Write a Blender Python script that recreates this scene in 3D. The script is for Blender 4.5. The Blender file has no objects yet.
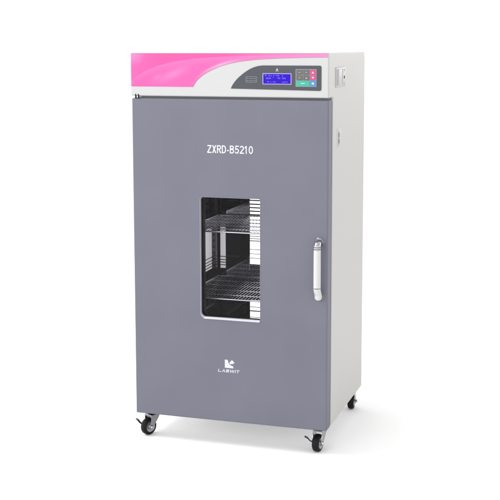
import bpy, bmesh, math, random
from mathutils import Vector, Matrix
C = bpy.context.scene
COL = C.collection
random.seed(4)

# ---------------------------------------------------------------- camera
cam = bpy.data.cameras.new('camera'); co = bpy.data.objects.new('camera', cam); COL.objects.link(co)
R_ = Vector((0.955557979, 0.294802587, -0.000619109))
F_ = Vector((-0.29264136, 0.94829463, -0.12287524)).normalized()
U_ = R_.cross(F_).normalized(); R_ = F_.cross(U_).normalized()
co.matrix_world = Matrix(((R_.x, U_.x, -F_.x, 1.41942891), (R_.y, U_.y, -F_.y, -3.26153873),
                          (R_.z, U_.z, -F_.z, 1.15165661), (0, 0, 0, 1)))
cam.sensor_width = 36; cam.lens = 1152.79 / 500 * 36
cam.shift_x = -(260.673 - 250) / 500; cam.shift_y = (188.786 - 250) / 500
cam.clip_start = .05; cam.clip_end = 500
C.camera = co
C.render.resolution_x = C.render.resolution_y = 1024

# ---------------------------------------------------------------- studio light
w = bpy.data.worlds.new('World'); C.world = w; w.use_nodes = True
bg = w.node_tree.nodes['Background']; bg.inputs[0].default_value = (1, 1, 1, 1); bg.inputs[1].default_value = 1.5
# white studio surround: brightest in the walls near the horizon, dimmer overhead and on the right
_n, _l = w.node_tree.nodes, w.node_tree.links
def _m(op, a, b=None, clamp=False):
    n = _n.new('ShaderNodeMath'); n.operation = op; n.use_clamp = clamp
    for i, v in enumerate((a, b)):
        if v is None: continue
        if isinstance(v, (int, float)): n.inputs[i].default_value = v
        else: _l.new(v, n.inputs[i])
    return n.outputs[0]
_tc = _n.new('ShaderNodeTexCoord'); _sp = _n.new('ShaderNodeSeparateXYZ'); _l.new(_tc.outputs['Generated'], _sp.inputs[0])
_up = _m('POWER', _m('SUBTRACT', 1.0, _m('MAXIMUM', _sp.outputs['Z'], 0.0)), 3.0)
_st = _m('ADD', _m('MULTIPLY', _up, 2.3), 1.1)
_sd = _m('SUBTRACT', 1.0, _m('MULTIPLY', _m('MAXIMUM', _sp.outputs['X'], 0.0), .38))
_l.new(_m('MULTIPLY', _st, _sd), bg.inputs[1])
def area(name, loc, target, size, power):
    l = bpy.data.lights.new(name, 'AREA'); l.size = size; l.energy = power
    o = bpy.data.objects.new(name, l); COL.objects.link(o); o.location = loc
    o.rotation_euler = (Vector(target) - Vector(loc)).to_track_quat('-Z', 'Y').to_euler()
area('overhead_softbox', (-2.0, -.6, 3.3), (.3, .3, .2), 1.6, 84)
area('front_softbox', (-.9, -4.2, 2.2), (.3, 0, .6), 2.0, 38)
C.view_settings.view_transform = 'Standard'; C.view_settings.look = 'None'
C.view_settings.exposure = 0; C.view_settings.gamma = 1

# ---------------------------------------------------------------- materials
def s2l(c):
    return tuple((v / 255 / 12.92) if v / 255 < .04045 else ((v / 255 + .055) / 1.055) ** 2.4 for v in c) + (1,)
def mat(name, col, rough=.5, metal=0, bump=0, bscale=900, mottle=0, emis=0, spec=.5, attr=None, coat=0):
    m = bpy.data.materials.new(name); m.use_nodes = True
    nt = m.node_tree; N = nt.nodes; L = nt.links; b = N['Principled BSDF']
    b.inputs['Base Color'].default_value = (*col[:3], 1); b.inputs['Roughness'].default_value = rough
    b.inputs['Metallic'].default_value = metal; b.inputs['Specular IOR Level'].default_value = spec
    b.inputs['Coat Weight'].default_value = coat
    tc = N.new('ShaderNodeTexCoord')
    if emis:
        b.inputs['Emission Color'].default_value = (*col[:3], 1); b.inputs['Emission Strength'].default_value = emis
    if bump:
        n = N.new('ShaderNodeTexNoise'); n.inputs['Scale'].default_value = bscale; n.inputs['Detail'].default_value = 2
        L.new(tc.outputs['Object'], n.inputs['Vector'])
        bp = N.new('ShaderNodeBump'); bp.inputs['Strength'].default_value = bump; bp.inputs['Distance'].default_value = .0006
        L.new(n.outputs[0], bp.inputs['Height']); L.new(bp.outputs[0], b.inputs['Normal'])
    if mottle:
        n = N.new('ShaderNodeTexNoise'); n.inputs['Scale'].default_value = 5; n.inputs['Detail'].default_value = 5
        L.new(tc.outputs['Object'], n.inputs['Vector'])
        mr = N.new('ShaderNodeMapRange'); mr.inputs['From Min'].default_value = .3; mr.inputs['From Max'].default_value = .7
        mr.inputs['To Min'].default_value = 1 - mottle; mr.inputs['To Max'].default_value = 1 + mottle
        L.new(n.outputs[0], mr.inputs['Value'])
        mx = N.new('ShaderNodeVectorMath'); mx.operation = 'SCALE'; mx.inputs[0].default_value = col[:3]
        L.new(mr.outputs[0], mx.inputs['Scale']); L.new(mx.outputs[0], b.inputs['Base Color'])
        mr2 = N.new('ShaderNodeMapRange'); mr2.inputs['To Min'].default_value = rough - .06; mr2.inputs['To Max'].default_value = rough + .06
        L.new(n.outputs[0], mr2.inputs['Value']); L.new(mr2.outputs[0], b.inputs['Roughness'])
    if attr:
        a = N.new('ShaderNodeAttribute'); a.attribute_name = attr; L.new(a.outputs['Color'], b.inputs['Base Color'])
    return m
M = dict(
    floor=mat('white_sweep', (.95, .95, .95), .8, spec=.1),
    body=mat('white_enamel', (.412, .405, .390), .42, bump=.12, mottle=.012),
    fascia=mat('fascia_white', (.395, .395, .395), .38, bump=.06, mottle=.01),
    door=mat('grey_violet_enamel', (.126, .127, .160), .5, bump=.14, mottle=.045, spec=.22),
    seal=mat('dark_seal', (.010, .010, .011), .6, spec=.2),
    gap=mat('gap_shade', (.06, .06, .065), .7),  # shade of the gap above the door, put in as colour
    steel=mat('polished_steel', (.35, .34, .36), .16, 1, mottle=.06),
    chamber=mat('dark_polished_steel', (.07, .06, .075), .10, 1, mottle=.25),
    mirror=mat('mirror_steel', (.72, .69, .74), .03, 1, mottle=.06),
    glow=mat('reflection_glow', (1, .97, 1), .3, emis=.36),  # glow put in for bright reflections in the steel
    wire=mat('steel_wire', (.70, .68, .72), .28, .85),
    wire_thin=mat('thin_steel_wire', (.50, .48, .53), .25, 1),
    trim=mat('window_trim', (.31, .305, .35), .4, 0),
    sill=mat('window_sill', (.47, .46, .50), .3, 0),
    chrome=mat('chrome', (.50, .50, .52), .12, 1),
    chrome_dark=mat('zinc_steel', (.2, .2, .21), .28, 1),
    rubber=mat('black_rubber', (.006, .006, .007), .55, bump=.2, bscale=300, spec=.15),
    fork=mat('fork_steel', (.34, .34, .36), .18, 1),
    hub=mat('hub_grey', (.30, .30, .31), .3, .7),
    grip=mat('white_grip', (.47, .47, .465), .3, coat=.2),
    print_white=mat('white_ink', (.50, .50, .53), .5),
    print_grey=mat('pale_grey_ink', (.25, .27, .28), .5),
    panel=mat('slate_overlay', (.044, .048, .058), .42, mottle=.02, spec=.3),
    lcd=mat('lcd_blue', (.020, .001, .36), .5, spec=.12, emis=.05),
    lcdtxt=mat('lcd_glyphs', (.13, .13, .6), .4, emis=.2),
    lcdfr=mat('lcd_frame', (.30, .25, .45), .4),
    key_dark=mat('key_taupe', (.075, .07, .07), .5),
    key_pink=mat('key_pink', (.42, .03, .14), .5),
    key_teal=mat('key_teal', (.008, .30, .21), .5),
    key_blue=mat('key_blue', (.01, .19, .40), .5),
    key_line=mat('key_border', (.2, .2, .21), .5),
    glow_strip=mat('strip_glow', (1, 1, 1), .4, emis=1.9),  # glow put in for the bright strip on the back wall
    bounce=mat('white_bounce', (.85, .85, .85), .5),
    added_stripe=mat('stripe_grey', (.05, .045, .055), .4),
    slot=mat('recess_grey', (.27, .255, .262), .5),
    pin=mat('grey_pin', (.07, .065, .07), .5),
    port=mat('port_plastic', (.395, .382, .384), .35),
    pink=mat('pink_print', (1, 1, 1), .35, attr='tint'),
    edge=mat('print_edge', (.26, .10, .19), .4),
)
def glass_mat():
    m = bpy.data.materials.new('window_glass'); m.use_nodes = True; nt = m.node_tree; N = nt.nodes; L = nt.links
    N.remove(N['Principled BSDF']); out = N['Material Output']
    t = N.new('ShaderNodeBsdfTransparent'); t.inputs[0].default_value = (.93, .93, .94, 1)
    g = N.new('ShaderNodeBsdfGlossy'); g.inputs['Roughness'].default_value = .02
    fr = N.new('ShaderNodeFresnel'); fr.inputs[0].default_value = 1.2
    mx = N.new('ShaderNodeMixShader'); L.new(fr.outputs[0], mx.inputs[0]); L.new(t.outputs[0], mx.inputs[1]); L.new(g.outputs[0], mx.inputs[2])
    L.new(mx.outputs[0], out.inputs[0]); return m
M['glass'] = glass_mat()

# ---------------------------------------------------------------- helpers
def obj(name, bm, m, parent=None, loc=(0, 0, 0), smooth=False, label=None):
    me = bpy.data.meshes.new(name); bm.normal_update(); bm.to_mesh(me); bm.free()
    me.materials.append(M[m] if isinstance(m, str) else m)
    if smooth:
        me.polygons.foreach_set('use_smooth', [True] * len(me.polygons))
    o = bpy.data.objects.new(name, me); COL.objects.link(o); o.location = loc
    if smooth:
        try: me.set_sharp_from_angle(angle=math.radians(38))
        except Exception: pass
    if parent: o.parent = parent
    if label: o['label'] = label
    return o
def box(bm, x0, x1, y0, y1, z0, z1, bev=0, seg=2):
    t = bmesh.new(); bmesh.ops.create_cube(t, size=1)
    for v in t.verts:
        v.co = Vector(((x0 + x1) / 2 + v.co.x * (x1 - x0), (y0 + y1) / 2 + v.co.y * (y1 - y0), (z0 + z1) / 2 + v.co.z * (z1 - z0)))
    if bev: bmesh.ops.bevel(t, geom=t.edges[:], offset=bev, segments=seg, profile=.5, affect='EDGES')
    join(bm, t); return bm
def join(bm, t):
    me = bpy.data.meshes.new('t'); t.to_mesh(me); t.free(); bm.from_mesh(me); bpy.data.meshes.remove(me)
def tube(bm, pts, r, n=12, caps=True):
    """tube through pts; r is a number or one radius per point"""
    pts = [Vector(p) for p in pts]; rs = r if isinstance(r, (list, tuple)) else [r] * len(pts)
    rings = []; ref = None
    for i, p in enumerate(pts):
        d = (pts[min(i + 1, len(pts) - 1)] - pts[max(i - 1, 0)]).normalized()
        if ref is None: ref = d.orthogonal().normalized()
        ref = (ref - d * ref.dot(d)).normalized(); b = d.cross(ref)
        rings.append([bm.verts.new(p + (ref * math.cos(a) + b * math.sin(a)) * rs[i]) for a in [2 * math.pi * k / n for k in range(n)]])
    for A, B in zip(rings, rings[1:]):
        for k in range(n): bm.faces.new((A[k], A[(k + 1) % n], B[(k + 1) % n], B[k]))
    if caps: bm.faces.new(rings[0][::-1]); bm.faces.new(rings[-1])
    return bm
def lathe(bm, prof, origin, axis, n=32):
    """prof: (radius, height along axis)"""
    ax = Vector(axis).normalized(); u = ax.orthogonal().normalized(); v = ax.cross(u); o = Vector(origin)
    rings = [[bm.verts.new(o + ax * h + (u * math.cos(a) + v * math.sin(a)) * max(r, 1e-5)) for a in [2 * math.pi * k / n for k in range(n)]] for r, h in prof]
    for A, B in zip(rings, rings[1:]):
        for k in range(n): bm.faces.new((A[k], A[(k + 1) % n], B[(k + 1) % n], B[k]))
    bmesh.ops.recalc_face_normals(bm, faces=bm.faces[:]); return bm
def rrect(x0, x1, z0, z1, r, seg=8):
    p = []
    for cx, cz, a0 in ((x1 - r, z1 - r, 0), (x0 + r, z1 - r, 90), (x0 + r, z0 + r, 180), (x1 - r, z0 + r, 270)):
        for k in range(seg + 1):
            a = math.radians(a0 + 90 * k / seg); p.append((cx + r * math.cos(a), cz + r * math.sin(a)))
    return p
def prism(bm, poly, y0, y1):
    """poly in (x, z); solid from y0 (front) to y1"""
    A = [bm.verts.new((x, y0, z)) for x, z in poly]; B = [bm.verts.new((x, y1, z)) for x, z in poly]
    fs = [bm.faces.new(A), bm.faces.new(B[::-1])]
    n = len(poly)
    for i in range(n): fs.append(bm.faces.new((A[i], B[i], B[(i + 1) % n], A[(i + 1) % n])))
    bmesh.ops.recalc_face_normals(bm, faces=fs)
    return bm
def wr(x0, x1, z0, z1, rr, seg=8):
    p = []
    for sx, sz, a0, r in ((1, 1, 0, rr[0]), (0, 1, 90, rr[1]), (0, 0, 180, rr[2]), (1, 0, 270, rr[3])):
        cx = x1 - r if sx else x0 + r; cz = z1 - r if sz else z0 + r
        for k in range(seg + 1):
            a = math.radians(a0 + 90 * k / seg); p.append((cx + r * math.cos(a), cz + r * math.sin(a)))
    return p
RO, RI = (.005, .011, .018, .006), (.004, .0095, .0155, .003)
def ring(bm, outer, inner, y0, y1):
    n = len(outer); f = []
    V = [[bm.verts.new((x, y, z)) for x, z in P] for P, y in ((outer, y0), (inner, y0), (inner, y1), (outer, y1))]
    for A, B in zip(V, V[1:] + V[:1]):
        for i in range(n): f.append(bm.faces.new((A[i], A[(i + 1) % n], B[(i + 1) % n], B[i])))
    bmesh.ops.recalc_face_normals(bm, faces=f); return bm
def cut(o, tool_bm):
    """boolean difference, applied"""
    me = bpy.data.meshes.new('cutter'); tool_bm.to_mesh(me); tool_bm.free(); c = bpy.data.objects.new('cutter', me); COL.objects.link(c)
    md = o.modifiers.new('cut', 'BOOLEAN'); md.operation = 'DIFFERENCE'; md.object = c; md.solver = 'EXACT'
    bpy.context.view_layer.update()
    dg = bpy.context.evaluated_depsgraph_get(); nm = bpy.data.meshes.new_from_object(o.evaluated_get(dg))
    o.modifiers.clear(); old = o.data; o.data = nm; nm.name = o.name
    bpy.data.meshes.remove(old); bpy.data.objects.remove(c); bpy.data.meshes.remove(me)
def text(name, body, m, parent, x0, x1, z0, z1, y, bold=0, shear=0, label=None, th=.0002):
    cu = bpy.data.curves.new(name, 'FONT'); cu.body = body; cu.offset = bold; cu.shear = shear; cu.resolution_u = 6; cu.size = 1
    t = bpy.data.objects.new('t', cu); COL.objects.link(t); bpy.context.view_layer.update()
    me = bpy.data.meshes.new_from_object(t.evaluated_get(bpy.context.evaluated_depsgraph_get()))
    bpy.data.objects.remove(t); bpy.data.curves.remove(cu)
    bm = bmesh.new(); bm.from_mesh(me); bpy.data.meshes.remove(me)
    xs = [v.co.x for v in bm.verts]; zs = [v.co.y for v in bm.verts]
    a, b, c, d = min(xs), max(xs), min(zs), max(zs)
    for v in bm.verts: v.co = Vector((x0 + (v.co.x - a) / (b - a) * (x1 - x0), y, z0 + (v.co.y - c) / (d - c) * (z1 - z0)))
    return obj(name, bm, m, parent, label=label)

W, H, D, T = .62, 1.1322, .4962, .9944     # cabinet width, height, depth, door top (z=0 is the cabinet's underside)
FL = -.078                                 # floor
DT = .050                                  # door thickness

# ---------------------------------------------------------------- floor
bm = bmesh.new()
for x, y in ((-40, -15), (40, -15), (40, 120), (-40, 120)): bm.verts.new((x, y, FL))
bm.faces.new(bm.verts[:])
o = obj('floor', bm, 'floor'); o['kind'] = 'structure'

# ---------------------------------------------------------------- the cabinet
cab = bpy.data.objects.new('incubator_cabinet', None); COL.objects.link(cab)
cab['label'] = 'tall white laboratory incubator cabinet with grey door and pink control header on four casters'
cab['category'] = 'incubator'
CX0, CX1, CZ0, CZ1, CY1 = .105, .515, .12, .93, .445   # chamber
HZ = 1.0010                                # underside of the header

# body: L-shaped side profile (header overhangs the door), bevelled, chamber cut out
bm = bmesh.new()
prof = [(0, HZ), (0, H), (D, H), (D, 0), (DT + .003, 0), (DT + .003, HZ)]
A = [bm.verts.new((-.0030, y, z)) for y, z in prof]; B = [bm.verts.new((W, y, z)) for y, z in prof]
bm.faces.new(A); bm.faces.new(B[::-1])
for i in range(6): bm.faces.new((A[i], B[i], B[(i + 1) % 6], A[(i + 1) % 6]))
bmesh.ops.recalc_face_normals(bm, faces=bm.faces[:])
bmesh.ops.bevel(bm, geom=bm.edges[:], offset=.0042, segments=3, profile=.5, affect='EDGES')
body = obj('body', bm, 'body', cab)
t = bmesh.new(); box(t, CX0 - .002, CX1 + .002, .02, CY1 + .002, CZ0 - .002, CZ1 + .002)
cut(body, t)
body.data.polygons.foreach_set('use_smooth', [False] * len(body.data.polygons))

# chamber liner: open box of thin sheets, with wall thickness
bm = bmesh.new(); e = .0015
y0 = DT + .004
box(bm, CX0 - e, CX0, y0, CY1, CZ0, CZ1); box(bm, CX1, CX1 + e, y0, CY1, CZ0, CZ1)
box(bm, CX0 - e, CX1 + e, y0, CY1, CZ0 - e, CZ0 - .0001); box(bm, CX0 - e, CX1 + e, y0, CY1, CZ1 + .0001, CZ1 + e)
box(bm, CX0 - e, CX1 + e, CY1 + .0001, CY1 + e, CZ0 - e, CZ1 + e)
chamber = obj('chamber', bm, 'chamber', cab)
# added glowing patches for bright steel reflections either side of the corner upright
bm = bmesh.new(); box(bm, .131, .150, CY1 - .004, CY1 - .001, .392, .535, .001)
pb = obj('back_glow', bm, 'glow', chamber)
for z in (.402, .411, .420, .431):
    bm = bmesh.new(); box(bm, .1308, .1502, CY1 - .0048, CY1 - .0030, z, z + .0028); obj('added_stripe', bm, 'added_stripe', pb)  # shelf lines mirrored in the patch, laid on as dark bars
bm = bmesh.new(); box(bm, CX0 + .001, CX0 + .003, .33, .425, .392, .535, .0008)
pb = obj('side_glow', bm, 'glow', chamber)
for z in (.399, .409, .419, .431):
    bm = bmesh.new(); box(bm, CX0 + .002, CX0 + .0036, .331, .424, z, z + .0028); obj('added_stripe', bm, 'added_stripe', pb)  # same dark stripes, standing in for shelf reflections
for z in (.20, .27, .3535, .566, .66):
    for xa, xb in ((CX0 + .002, CX0 + .016), (CX1 - .016, CX1 - .002)):
        bm = bmesh.new(); box(bm, xa, xb, DT + .03, CY1 - .034, z, z + .0045, .0008); obj('shelf_runner', bm, 'wire', chamber)
# shelf uprights with punched slots
def upright(x0, x1, ya, yb):
    bm = bmesh.new(); box(bm, x0, x1, ya, yb, CZ0 + .004, CZ1 - .004, .0012)
    o = obj('shelf_upright', bm, 'chamber', chamber)
    b2 = bmesh.new(); z = CZ0 + .03
    while z < CZ1 - .03:
        box(b2, (x0 + x1) / 2 - .003, (x0 + x1) / 2 + .003, ya - .0006, ya + .001, z, z + .008); z += .021
    obj('slot', b2, 'seal', o)
upright(CX0 + .004, CX0 + .020, CY1 - .030, CY1 - .012)
upright(CX1 - .020, CX1 - .004, CY1 - .030, CY1 - .012)
upright(CX0 + .004, CX0 + .020, y0 + .012, y0 + .024)
upright(CX1 - .020, CX1 - .004, y0 + .012, y0 + .024)
# air duct panel in the middle of the back wall, and a mirror-polished back sheet
bm = bmesh.new(); box(bm, .153, .2385, CY1 - .007, CY1 - .0006, CZ0 + .01, CZ1 - .01, .0015)
duct = obj('air_duct', bm, 'mirror', chamber)
bm = bmesh.new(); box(bm, .2390, CX1 - .022, CY1 - .006, CY1 - .0006, CZ0 + .01, CZ1 - .01, .001)
obj('back_sheet', bm, 'mirror', chamber)
# glowing panels added to make the bright strip right of the duct
def glow_strip(z0, z1, bars, marks=()):
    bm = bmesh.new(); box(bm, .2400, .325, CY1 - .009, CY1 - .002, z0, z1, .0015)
    o = obj('added_glow_panel', bm, 'glow_strip', chamber)
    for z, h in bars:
        b2 = bmesh.new(); box(b2, .2395, .3255, CY1 - .0115, CY1 - .0088, z, z + h); obj('added_stripe', b2, 'added_stripe', o)  # dark lines of the reflected shelf, laid on as bars
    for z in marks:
        b2 = bmesh.new(); box(b2, .2405, .3245, CY1 - .0110, CY1 - .0088, z, z + .0022); obj('added_stripe', b2, 'port', o)  # faint shadow lines, laid on as pale bars
glow_strip(.412, .66, [(z, .0042) for z in (.581, .593, .605, .617, .630, .643)] + [(.5155, .0022), (.5075, .0022), (.4995, .0022), (.4915, .0028)], (.462, .447, .432))
glow_strip(.195, .286, [(.2475, .0035)], (.262, .226))
# door seal round the opening
bm = bmesh.new()
ring(bm, rrect(CX0 - .012, CX1 + .012, CZ0 - .012, CZ1 + .012, .01), rrect(CX0 + .001, CX1 - .001, CZ0 + .001, CZ1 - .001, .008), DT - .0045, DT + .0062)
obj('door_seal', bm, 'seal', cab)

bm = bmesh.new(); box(bm, .012, W - .012, DT + .012, D - .012, -.0014, .0006)
obj('bounce_plate', bm, 'bounce', cab)  # unseen plate under the cabinet, added to bounce light onto the floor
# ---- door
bm = bmesh.new(); ring(bm, rrect(.0022, W - .0022, .003, T - .003, .003), rrect(.02, W - .02, .02, T - .02, .003), DT - .0052, DT + .0035); obj('door_gasket', bm, 'seal', cab)
WX0, WX1, WZ0, WZ1 = .2195, .4115, .3205, .6980
bm = bmesh.new(); box(bm, 0, W, 0, DT - .005, 0, T, .0045, 3)
door = obj('door', bm, 'door', cab)
t = bmesh.new(); prism(t, wr(WX0, WX1, WZ0, WZ1, RO), -.02, DT + .02); cut(door, t)
bm = bmesh.new(); q = .0001
ring(bm, wr(WX0 + q, WX1 - q, WZ0 + q, WZ1 - q, RO), wr(WX0 + .0012, WX1 - .0006, WZ0 + .0062, WZ1 - .0006, RI), -.0010, .009)
fr = obj('window_frame', bm, 'trim', door)
bm = bmesh.new(); box(bm, WX0 + .012, WX1 - .002, -.0022, -.0002, WZ0 + .0004, WZ0 + .0066, .0006); obj('window_sill', bm, 'sill', fr)
bm = bmesh.new()
ring(bm, wr(WX0 + q, WX1 - q, WZ0 + q, WZ1 - q, RO), wr(WX0 + .0030, WX1 - .0012, WZ0 + .0066, WZ1 - .0010, RI), .0092, .0108)
obj('window_gasket', bm, 'seal', door)
bm = bmesh.new(); prism(bm, wr(WX0 + q, WX1 - q, WZ0 + q, WZ1 - q, RO), .0111, .0141)
obj('window_pane', bm, 'glass', door)
# dark inner lining of the window tunnel behind the pane
bm = bmesh.new()
ring(bm, wr(WX0 + q, WX1 - q, WZ0 + q, WZ1 - q, RO), wr(WX0 + .0015, WX1 - .0012, WZ0 + .0015, WZ1 - .0012, RI), .0145, DT - .006)
obj('window_lining', bm, 'seal', door)
# hinge pins between door and header
for x in (.0135, .0225):
    bm = bmesh.new(); lathe(bm, [(0, 0), (.0026, 0), (.0026, .0125), (.0020, .0135), (0, .0135)], (x, .0010, T - .0005), (0, 0, 1), 16)
    obj('hinge_pin', bm, 'seal', cab, smooth=True)
bm = bmesh.new(); box(bm, .030, W - .004, .006, DT - .006, T - .0005, HZ + .0005)
obj('gap_shade_strip', bm, 'gap', cab)  # dark filler that gives the gap its shade by colour

# lettering and emblem
def letters(name, word, m, parent, x0, x1, z0, z1, y, t=.152, shear=0, wide=.62, gap=.085):
    """upright grotesque capitals and figures built from bars and bowls (unit height)"""
    bm = bmesh.new(); G = []
    def sk(pts, tt=t):                                   # thick polyline -> polygon quads
        P_ = [Vector(p) for p in pts]; L = []
        for i, p in enumerate(P_):
            a = P_[max(i - 1, 0)]; b = P_[min(i + 1, len(P_) - 1)]
            d1 = (p - a).normalized() if i else (b - p).normalized(); d2 = (b - p).normalized() if i < len(P_) - 1 else d1
            n1 = Vector((-d1.y, d1.x)); n2 = Vector((-d2.y, d2.x)); n = (n1 + n2).normalized(); k = tt / 2 / max(.5, n.dot(n1))
            L.append((p + n * k, p - n * k))
        return [[A[0], A[1], B[1], B[0]] for A, B in zip(L, L[1:])]
    def ar(cx, cy, rx, ry, a0, a1, n=12): return [(cx + rx * math.cos(math.radians(a0 + (a1 - a0) * k / n)), cy + ry * math.sin(math.radians(a0 + (a1 - a0) * k / n))) for k in range(n + 1)]
    h = t / 2
    def glyph(c, w):
        if c == 'Z': return [[(.02, 1), (.02, 1 - t), (w, 1 - t), (w, 1)], [(0, t), (0, 0), (w, 0), (w, t)], [(0, t * .9), (t * 1.25, t * .9), (w, 1 - t * .9), (w - t * 1.25, 1 - t * .9)]]
        if c == 'X': return [[(0, 0), (t * 1.2, 0), (w, 1), (w - t * 1.2, 1)], [(w, 0), (w - t * 1.2, 0), (0, 1), (t * 1.2, 1)]]
        if c == '-': return [[(.05, .28), (w - .05, .28), (w - .05, .28 + t), (.05, .28 + t)]]
        if c == '1': return [[(w * .62 - t, 0), (w * .62, 0), (w * .62, 1), (w * .62 - t * .8, 1), (w * .62 - t, .93)], sk([(w * .62 - t * .6, .93), (w * .05, .72)])[0]]
        if c in 'RBDLIT' and c != 'T': stem = [[(0, 0), (t, 0), (t, 1), (0, 1)]]
        if c == 'I': return stem
        if c == 'L': return stem + [[(t, 0), (w, 0), (w, t), (t, t)]]
        if c == 'T': return [[(0, 1 - t), (w, 1 - t), (w, 1), (0, 1)], [(w / 2 - h, 0), (w / 2 + h, 0), (w / 2 + h, 1 - t), (w / 2 - h, 1 - t)]]
        if c == 'D': return stem + sk([(t, 1 - h)] + [(x, y) for x, y in ar(w - .34, .5, .34 - h, .5 - h, 90, -90, 18)] + [(t, h)])
        if c == 'R': return stem + sk([(t, 1 - h)] + ar(w - .26, .725, .26 - h, .275 - h, 90, -90) + [(t, .45 + h)]) + [[(w - t * 1.15, 0), (w + .03, 0), (t + .25, .47), (t + .08, .47)]]
        if c == 'B': return stem + sk([(t, 1 - h)] + ar(w - .29, .755, .26 - h, .245 - h, 90, -90) + [(t, .51 + h)]) + sk([(t, .58 - h)] + ar(w - .28, .29, .28 - h, .29 - h, 90, -90) + [(t, h)])
        if c == '0': return sk(ar(w / 2, .5, w / 2 - h, .5 - h, 0, 360, 28))
        if c == '5': return [[(w * .14, 1), (w * .14, 1 - t), (w * .95, 1 - t), (w * .95, 1)], [(w * .14, 1 - t), (w * .06, .50), (w * .06 + t * .95, .47), (w * .14 + t * .8, 1 - t)]] + sk(ar(w * .48, .33, w * .5 - h, .33 - h, 145, -160, 20))
        if c == '2': return sk(ar(w / 2, .70, w / 2 - h, .30 - h, 165, -35, 16) + [(w * .20, t * .9)]) + [[(0, 0), (w, 0), (w, t), (0, t)]]
        if c == 'A': return [[(0, 0), (t * 1.05, 0), (w / 2 + h * .5, 1), (w / 2 - h * 1.1, 1)], [(w, 0), (w - t * 1.05, 0), (w / 2 - h * .5, 1), (w / 2 + h * 1.1, 1)], [(w * .25, .22), (w * .75, .22), (w * .72, .22 + t * .85), (w * .28, .22 + t * .85)]]
        if c == 'W':
            q = w / 4; return [[(0, 1), (t, 1), (q + h, 0), (q - h, 0)], [(q - h, 0), (q + h, 0), (2 * q + h * .8, 1), (2 * q - h * .8, 1)], [(2 * q - h * .8, 1), (2 * q + h * .8, 1), (3 * q + h, 0), (3 * q - h, 0)], [(3 * q - h, 0), (3 * q + h, 0), (w, 1), (w - t, 1)]]
    x = 0
    for c in word:
        w = {'-': wide * .58, '1': wide * .80, 'I': t, 'W': wide * 1.45, 'A': wide * 1.12}.get(c, wide)
        for pg in glyph(c, w): G.append([(x + u + shear * v, v) for u, v in pg])
        x += w + gap
    xs = [p[0] for g in G for p in g]; a, b = min(xs), max(xs)
    for i, g in enumerate(G):
        f = bm.faces.new([bm.verts.new((x0 + (u - a) / (b - a) * (x1 - x0), y - .000012 * (i % 7), z0 + v * (z1 - z0))) for u, v in g])
        f.normal_update()
        if f.normal.y > 0: f.normal_flip()
    return obj(name, bm, m, parent)
letters('model_lettering', 'ZXRD-B5210', 'print_white', door, .2445, .3893, .8322, .8562, -.0004)
letters('maker_lettering', 'LABWIT', 'print_white', door, .2752, .3455, .1570, .1662, -.0004, t=.20, shear=.16, wide=.95, gap=.17)
bm = bmesh.new()
def P(u, v): return (.2975 + u * .0300, -.0004, .1710 + v * .0265)      # emblem's own unit square
def face(pts):
    vs = [bm.verts.new(P(*p)) for p in pts]; f = bm.faces.new(vs); return f
arc = [(.34 + .56 * (1 - math.cos(math.radians(a))), .95 - .68 * math.sin(math.radians(a))) for a in range(0, 91, 10)]
face([(0, .97), (0, 0), (.92, 0), (.92, .24)] + arc[::-1][1:] + [(.22, .97)])
leaf = [(.34, .42), (.36, .66), (.46, .62), (.48, .82), (.56, .78), (.66, 1.0), (.73, .80), (.84, .84), (.82, .70), (1.02, .60), (.86, .50), (.90, .40), (.70, .42), (.72, .30), (.56, .36), (.44, .32)]
leaf = [(.50 + (u - .34) * .86, .46 + (v - .30) * .82) for u, v in leaf]
for v in face(leaf).verts: v.co.y -= .00005
bm.normal_update(); bmesh.ops.triangulate(bm, faces=bm.faces[:])
obj('maker_emblem', bm, 'print_white', door)

# ---- handle: chrome top post and ring, white tubular grip leaning into a lower foot
bm = bmesh.new(); hx = .5955
out = .030
def arcpts(c, r, a0, a1, n): return [(c[0], c[1] + r * math.cos(math.radians(a0 + (a1 - a0) * k / n)), c[2] + r * math.sin(math.radians(a0 + (a1 - a0) * k / n))) for k in range(n + 1)]
tube(bm, [(hx, -out, .570), (hx, -out, .500), (hx, -out, .4450)], [.0105, .0108, .0108], 24)
handle = obj('handle', bm, 'grip', door, smooth=True)
bm = bmesh.new()
tube(bm, [(hx, .0, .5765), (hx, -.012, .5765), (hx, -.0225, .5755), (hx, -.0285, .571), (hx, -.030, .566)], [.0098, .0098, .0102, .0106, .0106], 24)
obj('handle_post', bm, 'chrome', handle, smooth=True)
for z in (.5665, .5605):
    bm = bmesh.new(); lathe(bm, [(.0100, 0), (.0117, .0007), (.0117, .0032), (.0100, .0038)], (hx, -out, z - .002), (0, 0, 1), 28)
    obj('handle_ring', bm, 'chrome_dark', handle, smooth=True)
bm = bmesh.new(); lathe(bm, [(0, 0), (.003, 0), (.0028, .0012), (0, .0014)], (hx + .004, -.0285, .579), (.35, -1, .3), 16)
obj('handle_screw', bm, 'seal', handle, smooth=True)
bm = bmesh.new()
tube(bm, [(hx, -out, .4440), (hx, -.0290, .4385), (hx, -.0235, .4310), (hx, -.0175, .4240), (hx, -.0155, .4170), (hx, -.0150, .4110), (hx, -.0148, .4070), (hx, -.0147, .4045), (hx, -.0147, .4035)], [.0106, .0106, .0107, .0107, .0107, .0105, .0085, .0050, .001], 24)
tube(bm, [(hx, -.0150, .4140), (hx, 0, .4140)], .0095, 20)
obj('handle_foot', bm, 'grip', handle, smooth=True)
for z in (.5765, .4150):
    bm = bmesh.new(); lathe(bm, [(0, .0026), (.0128, .0026), (.0142, .0012), (.0142, -.0002)], (hx, 0, z), (0, -1, 0), 28)
    obj('handle_base', bm, 'chrome_dark', handle, smooth=True)

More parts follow.
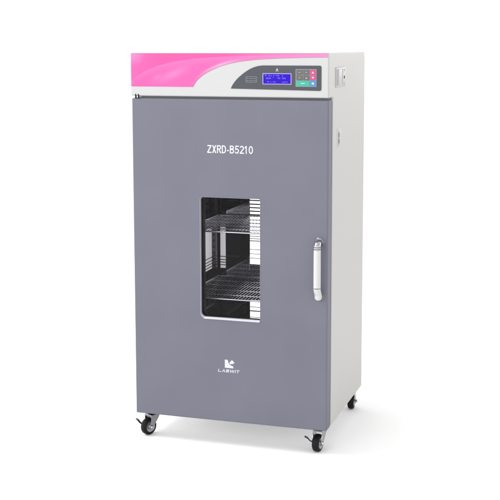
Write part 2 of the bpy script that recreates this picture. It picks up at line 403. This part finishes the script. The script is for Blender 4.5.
# ---- header fascia: printed sheet
yf = -.0006
fas = bmesh.new(); box(fas, -.0005, W - .0025, yf, .003, HZ + .0025, H - .0022, .0004, 1)
fascia = obj('control_fascia', fas, 'fascia', cab)
PT = 1.1301; PB = 1.0297
sw = [(.2003, PB), (.2035, 1.0362), (.2085, 1.0440), (.2165, 1.0530), (.2290, 1.0635), (.2450, 1.0735), (.2640, 1.0830), (.2880, 1.0925), (.3180, 1.1010),
      (.3560, 1.1080), (.4050, 1.1130), (.4700, 1.1165), (.5400, 1.1188), (.6165, 1.1200)]
def swz(x):
    for (xa, za), (xb, zb) in zip(sw, sw[1:]):
        if xa <= x <= xb: return za + (zb - za) * (x - xa) / (xb - xa)
    return PB if x < sw[0][0] else sw[-1][1]
sweep = [(0, 1.045), (.02, 1.062), (.05, 1.079), (.09, 1.094), (.14, 1.106), (.20, 1.1145), (.28, 1.120), (.36, 1.1235), (.45, 1.1255), (.62, 1.127)]
def ip(tab, x):
    for (xa, za), (xb, zb) in zip(tab, tab[1:]):
        if xa <= x <= xb: return za + (zb - za) * (x - xa) / (xb - xa)
    return tab[-1][1]
bm = bmesh.new(); cl = bm.verts.layers.float_color.new('tint')
deep, lite, pale = Vector((.55, .030, .215)), Vector((.55, .052, .255)), Vector((.55, .145, .35))
def lerp(a, b, t): t = max(0, min(1, t)); return a + (b - a) * t
fine = [(a[0] + (b[0] - a[0]) * t / 6, a[1] + (b[1] - a[1]) * t / 6) for a, b in zip(sw[:11], sw[1:11]) for t in range(6)]
def tint(x, z):
    s = ip(sweep, x)
    up = lerp(lite * .97, deep, x / .10)
    up = lerp(pale, up, ((x / .05) ** 2 + ((H - z) / .045) ** 2) ** .5)
    if z > s: c = up
    else:
        d = s - z
        c = lerp(lerp(lite, pale, .30), lite, d / .022)
        g = math.exp(-((x - .125 - (z - 1.06) * 1.6) / .026) ** 2) * math.exp(-((z - 1.068) / .020) ** 2) * 1.4
        c = lerp(c, pale, .45 * g)
        g2 = math.exp(-((x - .085 - (z - 1.06) * .6) / .012) ** 2) * math.exp(-((z - 1.058) / .010) ** 2); c = lerp(c, pale, .35 * g2)
        e = min(math.hypot(x - a, z - b) for a, b in fine); k = max(0, 1 - max(0, x - .22) / .10)
        g3 = math.exp(-((x - .285) / .055) ** 2); c = lerp(c, pale * 1.0 + Vector((0, .10, .05)), .9 * g3 * math.exp(-((e - .004) / .0045) ** 2)); c = lerp(c, deep, .35 * k * math.exp(-(e / .003) ** 2))
        c = lerp(c, deep, .45 * max(0, 1 - x / .10) * min(1, d / .03))
        c = lerp(up, c, .25 + d / .0016)
    c = lerp(c, pale, max(0, (x - .30) / .28) * .8)
    return c
nx, nz = 420, 130; grid = []
for i in range(nx + 1):
    x = -.0004 + (.6168 + .0004) * i / nx; zb = swz(x); row = []
    for j in range(nz + 1):
        z = zb + (PT - zb) * j / nz; v = bm.verts.new((x, yf - .0004, z)); c = tint(x, z); v[cl] = (c.x, c.y, c.z, 1); row.append(v)
    grid.append(row)
for a, b in zip(grid, grid[1:]):
    for j in range(nz): bm.faces.new((a[j], b[j], b[j + 1], a[j + 1]))
obj('pink_swoosh', bm, 'pink', fascia, smooth=True)
bm = bmesh.new()                                                        # keyline along the swoosh
def strip(bm, pts, wd, y):
    L = []
    for i, (x, z) in enumerate(pts):
        a = Vector(pts[max(i - 1, 0)]); b = Vector(pts[min(i + 1, len(pts) - 1)]); d = (b - a).normalized(); n = Vector((d.y, -d.x))
        L.append((bm.verts.new((x, y, z)), bm.verts.new((x + n.x * wd, y, z + n.y * wd))))
    for p, q in zip(L, L[1:]): bm.faces.new((p[0], q[0], q[1], p[1]))
strip(bm, sw, .0010, yf - .0006)
strip(bm, [(-.0004, PT + .0004), (.6168, PT + .0004)], .0008, yf - .0006)
obj('swoosh_keyline', bm, 'edge', fascia)

# control panel overlay
pts = [(.3205, 1.0262), (.3245, 1.0345), (.3300, 1.0430), (.3375, 1.0520), (.3460, 1.0602), (.3560, 1.0685), (.3670, 1.0765), (.3800, 1.0842), (.3930, 1.0898), (.4060, 1.0934), (.4200, 1.0950)]
pts += [(.598 - .005 + .005 * math.cos(a), 1.090 + .005 * math.sin(a)) for a in [math.radians(90 - 15 * k) for k in range(7)]]
pts += [(.598 - .005 + .005 * math.cos(a), 1.0275 - .005 + .005 + .005 * math.sin(a) - .0005) for a in [math.radians(-15 * k) for k in range(7)]]
pts = [(x, z) for x, z in pts]
bm = bmesh.new(); prism(bm, pts[::-1], yf - .0010, yf + .0005)
panel = obj('control_panel', bm, 'panel', fascia)
yp = yf - .0010
bm = bmesh.new(); box(bm, .4195, .5080, yp - .0008, yp + .0005, 1.0395, 1.0725, .0003, 1); scr = obj('display_frame', bm, 'lcdfr', panel)
bm = bmesh.new(); box(bm, .4220, .5055, yp - .0012, yp - .0004, 1.0418, 1.0702); lcd = obj('display', bm, 'lcd', scr)
bm = bmesh.new()
def glyphs(x, z, n, w, h):
    for i in range(n):
        if random.random() < .12: continue
        xx = x + i * w * 1.25
        for q in range(3):
            if random.random() < .75: box(bm, xx, xx + w, yp - .0014, yp - .0011, z + q * h / 2.6, z + q * h / 2.6 + h * .16)
        if random.random() < .6: box(bm, xx + w * .35, xx + w * .6, yp - .0014, yp - .0011, z, z + h)
glyphs(.4265, 1.0638, 2, .0032, .0045); glyphs(.4380, 1.0634, 12, .0030, .0040)
glyphs(.4300, 1.0555, 7, .0032, .0045); glyphs(.4630, 1.0555, 7, .0032, .0045)
glyphs(.4330, 1.0450, 8, .0030, .0042); glyphs(.4790, 1.0450, 5, .0030, .0042)
obj('display_glyphs', bm, 'lcdtxt', lcd)
# keypad
bm = bmesh.new(); box(bm, .5205, .5835, yp - .0004, yp + .0004, 1.0336, 1.0848); kb = obj('keypad_border', bm, 'key_line', panel)
kx = [.5220, .5428, .5632, .5822]; kz = [1.0835, 1.0678, 1.0518, 1.0349]
ic = bmesh.new()
def key(i0, i1, j, m):
    b = bmesh.new(); box(b, kx[i0] + .0007, kx[i1] - .0007, yp - .0012, yp - .0002, kz[j + 1] + .0007, kz[j] - .0007, .0004, 1)
    k = obj('key', b, m, kb)
    cx, cz = (kx[i0] + kx[i1]) / 2, (kz[j] + kz[j + 1]) / 2
    i = bmesh.new()
    if m == 'key_pink' or (j == 1 and i0 == 1):
        s = .0030 if j == 0 else -.0030
        if m == 'key_dark': s = .003
        v = [i.verts.new((cx + a, yp - .0014, cz + c)) for a, c in ((-.0034, -s), (.0034, -s), (0, s))]; i.faces.new(v)
    elif m == 'key_blue': box(i, cx - .0032, cx + .0032, yp - .0015, yp - .0011, cz - .0028, cz + .0028)
    elif m == 'key_teal':
        box(i, cx - .006, cx + .006, yp - .0015, yp - .0011, cz - .0008, cz + .0010)
    else: box(i, cx - .0036, cx + .0036, yp - .0015, yp - .0011, cz - .0008, cz + .0008)
    obj('key_mark', i, 'print_grey' if m in ('key_dark',) else 'print_white', k)
for j in range(2):
    key(0, 1, j, 'key_dark'); key(1, 2, j, 'key_dark'); key(2, 3, j, 'key_pink')
key(0, 2, 2, 'key_teal'); key(2, 3, 2, 'key_blue')
# small emblem above the display and outlined block at the left
bm = bmesh.new()
vs = [bm.verts.new((.4640 + a * .0034, yp - .0003, 1.0840 + c * .0034)) for a, c in ((-1, -1), (1, -1), (.8, -.3), (.5, -.2), (.35, .6), (0, 1), (-.35, .6), (-.5, -.2), (-.8, -.3))]
bm.faces.new(vs); bm.normal_update(); bmesh.ops.triangulate(bm, faces=bm.faces[:])
box(bm, .4592, .4688, yp - .0004, yp, 1.0783, 1.0791)
obj('panel_emblem', bm, 'port', panel)
bm = bmesh.new()
ring(bm, rrect(.3675, .4015, 1.0455, 1.0622, .001, 3), rrect(.3682, .4008, 1.0462, 1.0615, .0006, 3), yp - .0003, yp + .0002)
for k in range(4):
    for z in (1.0560, 1.0500):
        box(bm, .3705 + k * .0078, .3755 + k * .0078, yp - .0003, yp + .0002, z, z + .0010)
obj('indicator_block', bm, 'print_grey', panel)

# ---- right side fittings
def side_poly(name, m, parent, y0, y1, z0, z1, h0, h1, bev=.002):
    b = bmesh.new(); box(b, W + h0, W + h1 * .7, y0, y1, z0, z1, bev, 3); return obj(name, b, m, parent, smooth=True)
port = side_poly('socket_plate', 'port', cab, .082, .205, 1.0290, 1.0885, -.001, .0035, .002)
side_poly('socket_rocker', 'slot', port, .0875, .1000, 1.0350, 1.0830, .001, .0042, .001)
side_poly('socket_cover', 'port', port, .1040, .1500, 1.0345, 1.0830, .001, .0062, .002)
b = bmesh.new()
for k in range(5): box(b, W + .0040, W + .0048, .108, .146, 1.041 + k * .008, 1.0425 + k * .008)
obj('socket_ridge', b, 'port', port)
side_poly('socket_tab', 'body', port, .1580, .1980, 1.0345, 1.0830, .001, .0058, .002)
b = bmesh.new(); lathe(b, [(0, .0012), (.0042, .0012), (.0046, 0)], (W + .0040, .1790, 1.0580), (1, 0, 0), 20)
obj('socket_hole', b, 'seal', port)
for z in (1.0385, 1.079):
    b = bmesh.new(); lathe(b, [(0, .0010), (.0026, .0010), (.003, 0)], (W + .0040, .1790, z), (1, 0, 0), 16); obj('socket_screw', b, 'slot', port)
pull = side_poly('catch_plate', 'body', cab, .108, .158, .8470, .9060, -.001, .0015, .001)
side_poly('catch_slot', 'slot', pull, .1195, .1300, .8530, .8985, .0002, .0022, .0007)
side_poly('catch_pin', 'pin', pull, .1225, .1275, .8600, .8740, .0010, .0040, .0007)
side_poly('catch_pin', 'pin', pull, .1225, .1275, .8780, .8920, .0010, .0040, .0007)

# ---- casters
def caster(px, py, ang, brake=True):
    """swivel point px,py; ang = heading of the trailing wheel (degrees, 0 = +x)"""
    r = .0272
    loc = Vector((px, py, 0)); a = math.radians(ang)
    X = Vector((math.cos(a), math.sin(a), 0)); Y = Vector((-X.y, X.x, 0))     # X trail direction, Y wheel axle
    def w_(p): return loc + X * p[0] + Y * p[1] + Vector((0, 0, p[2]))
    def place(b):
        for v in b.verts: v.co = w_(v.co)
        return b
    b = bmesh.new(); box(b, -.024, .024, -.024, .024, -.0035, .0005, .001)
    base = obj('caster', place(b), 'chrome_dark', cab, smooth=True)
    b = bmesh.new(); lathe(b, [(0, -.0035), (.0185, -.0035), (.0195, -.006), (.0195, -.010), (.016, -.0125), (0, -.0125)], (0, 0, 0), (0, 0, 1), 28)
    obj('swivel', place(b), 'chrome_dark', base, smooth=True)
    tr = .022; zc = FL + r
    b = bmesh.new()                                     # fork: crown and two tapering cheeks
    box(b, -.010, tr + .002, -.0158, .0158, -.0165, -.0125, .0015)
    for s in (-1, 1):
        pl = [(-.010, -.0145), (-.010, -.021), (tr - .0095, zc + .002), (tr - .0085, zc - .0055), (tr, zc - .0085), (tr + .0075, zc - .0055), (tr + .0085, zc + .002), (tr + .002, -.027), (tr + .002, -.0145)]
        t_ = bmesh.new(); ya, yb = (s * .0140, s * .0160)
        prism(t_, pl, min(ya, yb), max(ya, yb)); join(b, t_)
    fork = obj('fork', place(b), 'fork', base)
    hw = .0105
    b = bmesh.new()
    lathe(b, [(.0165, -hw), (.0225, -hw), (.0255, -hw + .002), (r - .0003, -hw + .005), (r, 0), (r - .0003, hw - .005), (.0255, hw - .002), (.0225, hw), (.0165, hw)], (tr, 0, zc), (0, 1, 0), 40)
    wh = obj('wheel', place(b), 'rubber', base, smooth=True)
    b = bmesh.new(); lathe(b, [(0, -hw - .001), (.006, -hw - .001), (.0075, -hw + .0015), (.0135, -hw + .0015), (.0172, -hw - .0003), (.0172, hw + .0003), (.0135, hw - .0015), (.0075, hw - .0015), (.006, hw + .001), (0, hw + .001)], (tr, 0, zc), (0, 1, 0), 32)
    obj('rim', place(b), 'hub', wh, smooth=True)
    b = bmesh.new(); lathe(b, [(0, -.0205), (.0042, -.0205), (.0052, -.019), (.0052, -.0160), (.0024, -.0160), (.0024, .0160), (.0052, .0160), (.0052, .019), (.0042, .0205), (0, .0205)], (tr, 0, zc), (0, 1, 0), 6)
    obj('axle_nut', place(b), 'chrome', wh)
    if brake:
        b = bmesh.new()
        s = -1
        path = [(tr + .002, s * .0175, zc + .001), (tr + .010, s * .0185, zc + .004), (tr + .018, s * .0210, zc + .010), (tr + .022, s * .0250, zc + .0175), (tr + .023, s * .0340, zc + .0205)]
        sec = [.010, .010, .010, .011, .012]
        rings = []
        for (x, y, z), h in zip(path, sec):
            rings.append([b.verts.new((x + dx * h * .45, y, z + dz * h * .45)) for dx, dz in ((-.8, .6), (.6, .6), (.8, -.2), (-.6, -.6))])
            for v, oy in zip(rings[-1], (0, 0, -.0022 * s, -.0022 * s)): v.co.y += oy
        for A_, B_ in zip(rings, rings[1:]):
            for k in range(4): b.faces.new((A_[k], A_[(k + 1) % 4], B_[(k + 1) % 4], B_[k]))
        b.faces.new(rings[0][::-1]); b.faces.new(rings[-1])
        bmesh.ops.recalc_face_normals(b, faces=b.faces[:]); bmesh.ops.bevel(b, geom=b.edges[:], offset=.0006, segments=1, affect='EDGES')
        obj('brake_lever', place(b), 'chrome_dark', base, smooth=True)
    return base
caster(.038, .052, 244)
caster(.586, .060, 262)
caster(.590, .458, 94, False)
caster(.040, .452, 100, False)

# ---- wire shelves resting in the chamber: things of their own
def shelf(z, label):
    s = bpy.data.objects.new('wire_shelf', None); COL.objects.link(s); s.location = (0, 0, z)
    s['label'] = label; s['category'] = 'shelf'; s['group'] = 'wire shelves inside the chamber'
    xa, xb, ya, yb = CX0 + .022, CX1 - .022, y0 + .030, CY1 - .013
    b = bmesh.new()
    tube(b, [(xa, ya, 0), (xb, ya, 0)], .0026, 10); obj('front_rail', b, 'wire', s, smooth=True)
    b = bmesh.new(); tube(b, [(xa, yb, 0), (xb, yb, 0)], .0026, 10); obj('rear_rail', b, 'wire', s, smooth=True)
    for x in (xa, xb):
        b = bmesh.new(); tube(b, [(x, ya, 0), (x, yb, 0)], .0026, 10); obj('side_rail', b, 'wire', s, smooth=True)
    for k in range(1, 5):
        y = ya + (yb - ya) * k / 5
        b = bmesh.new(); tube(b, [(xa, y, -.0022), (xb, y, -.0022)], .0015, 8); obj('cross_wire', b, 'wire', s, smooth=True)
    n = 34
    for k in range(1, n):
        x = xa + (xb - xa) * k / n
        b = bmesh.new(); tube(b, [(x, ya, .0018), (x, yb, .0018)], .0008, 6); obj('wire', b, 'wire_thin', s, smooth=True)
    return s
shelf(.3660, 'lower chrome wire shelf inside the incubator, near the bottom of the door window')
shelf(.5785, 'upper chrome wire shelf inside the incubator, in the upper half of the door window')
bm = None
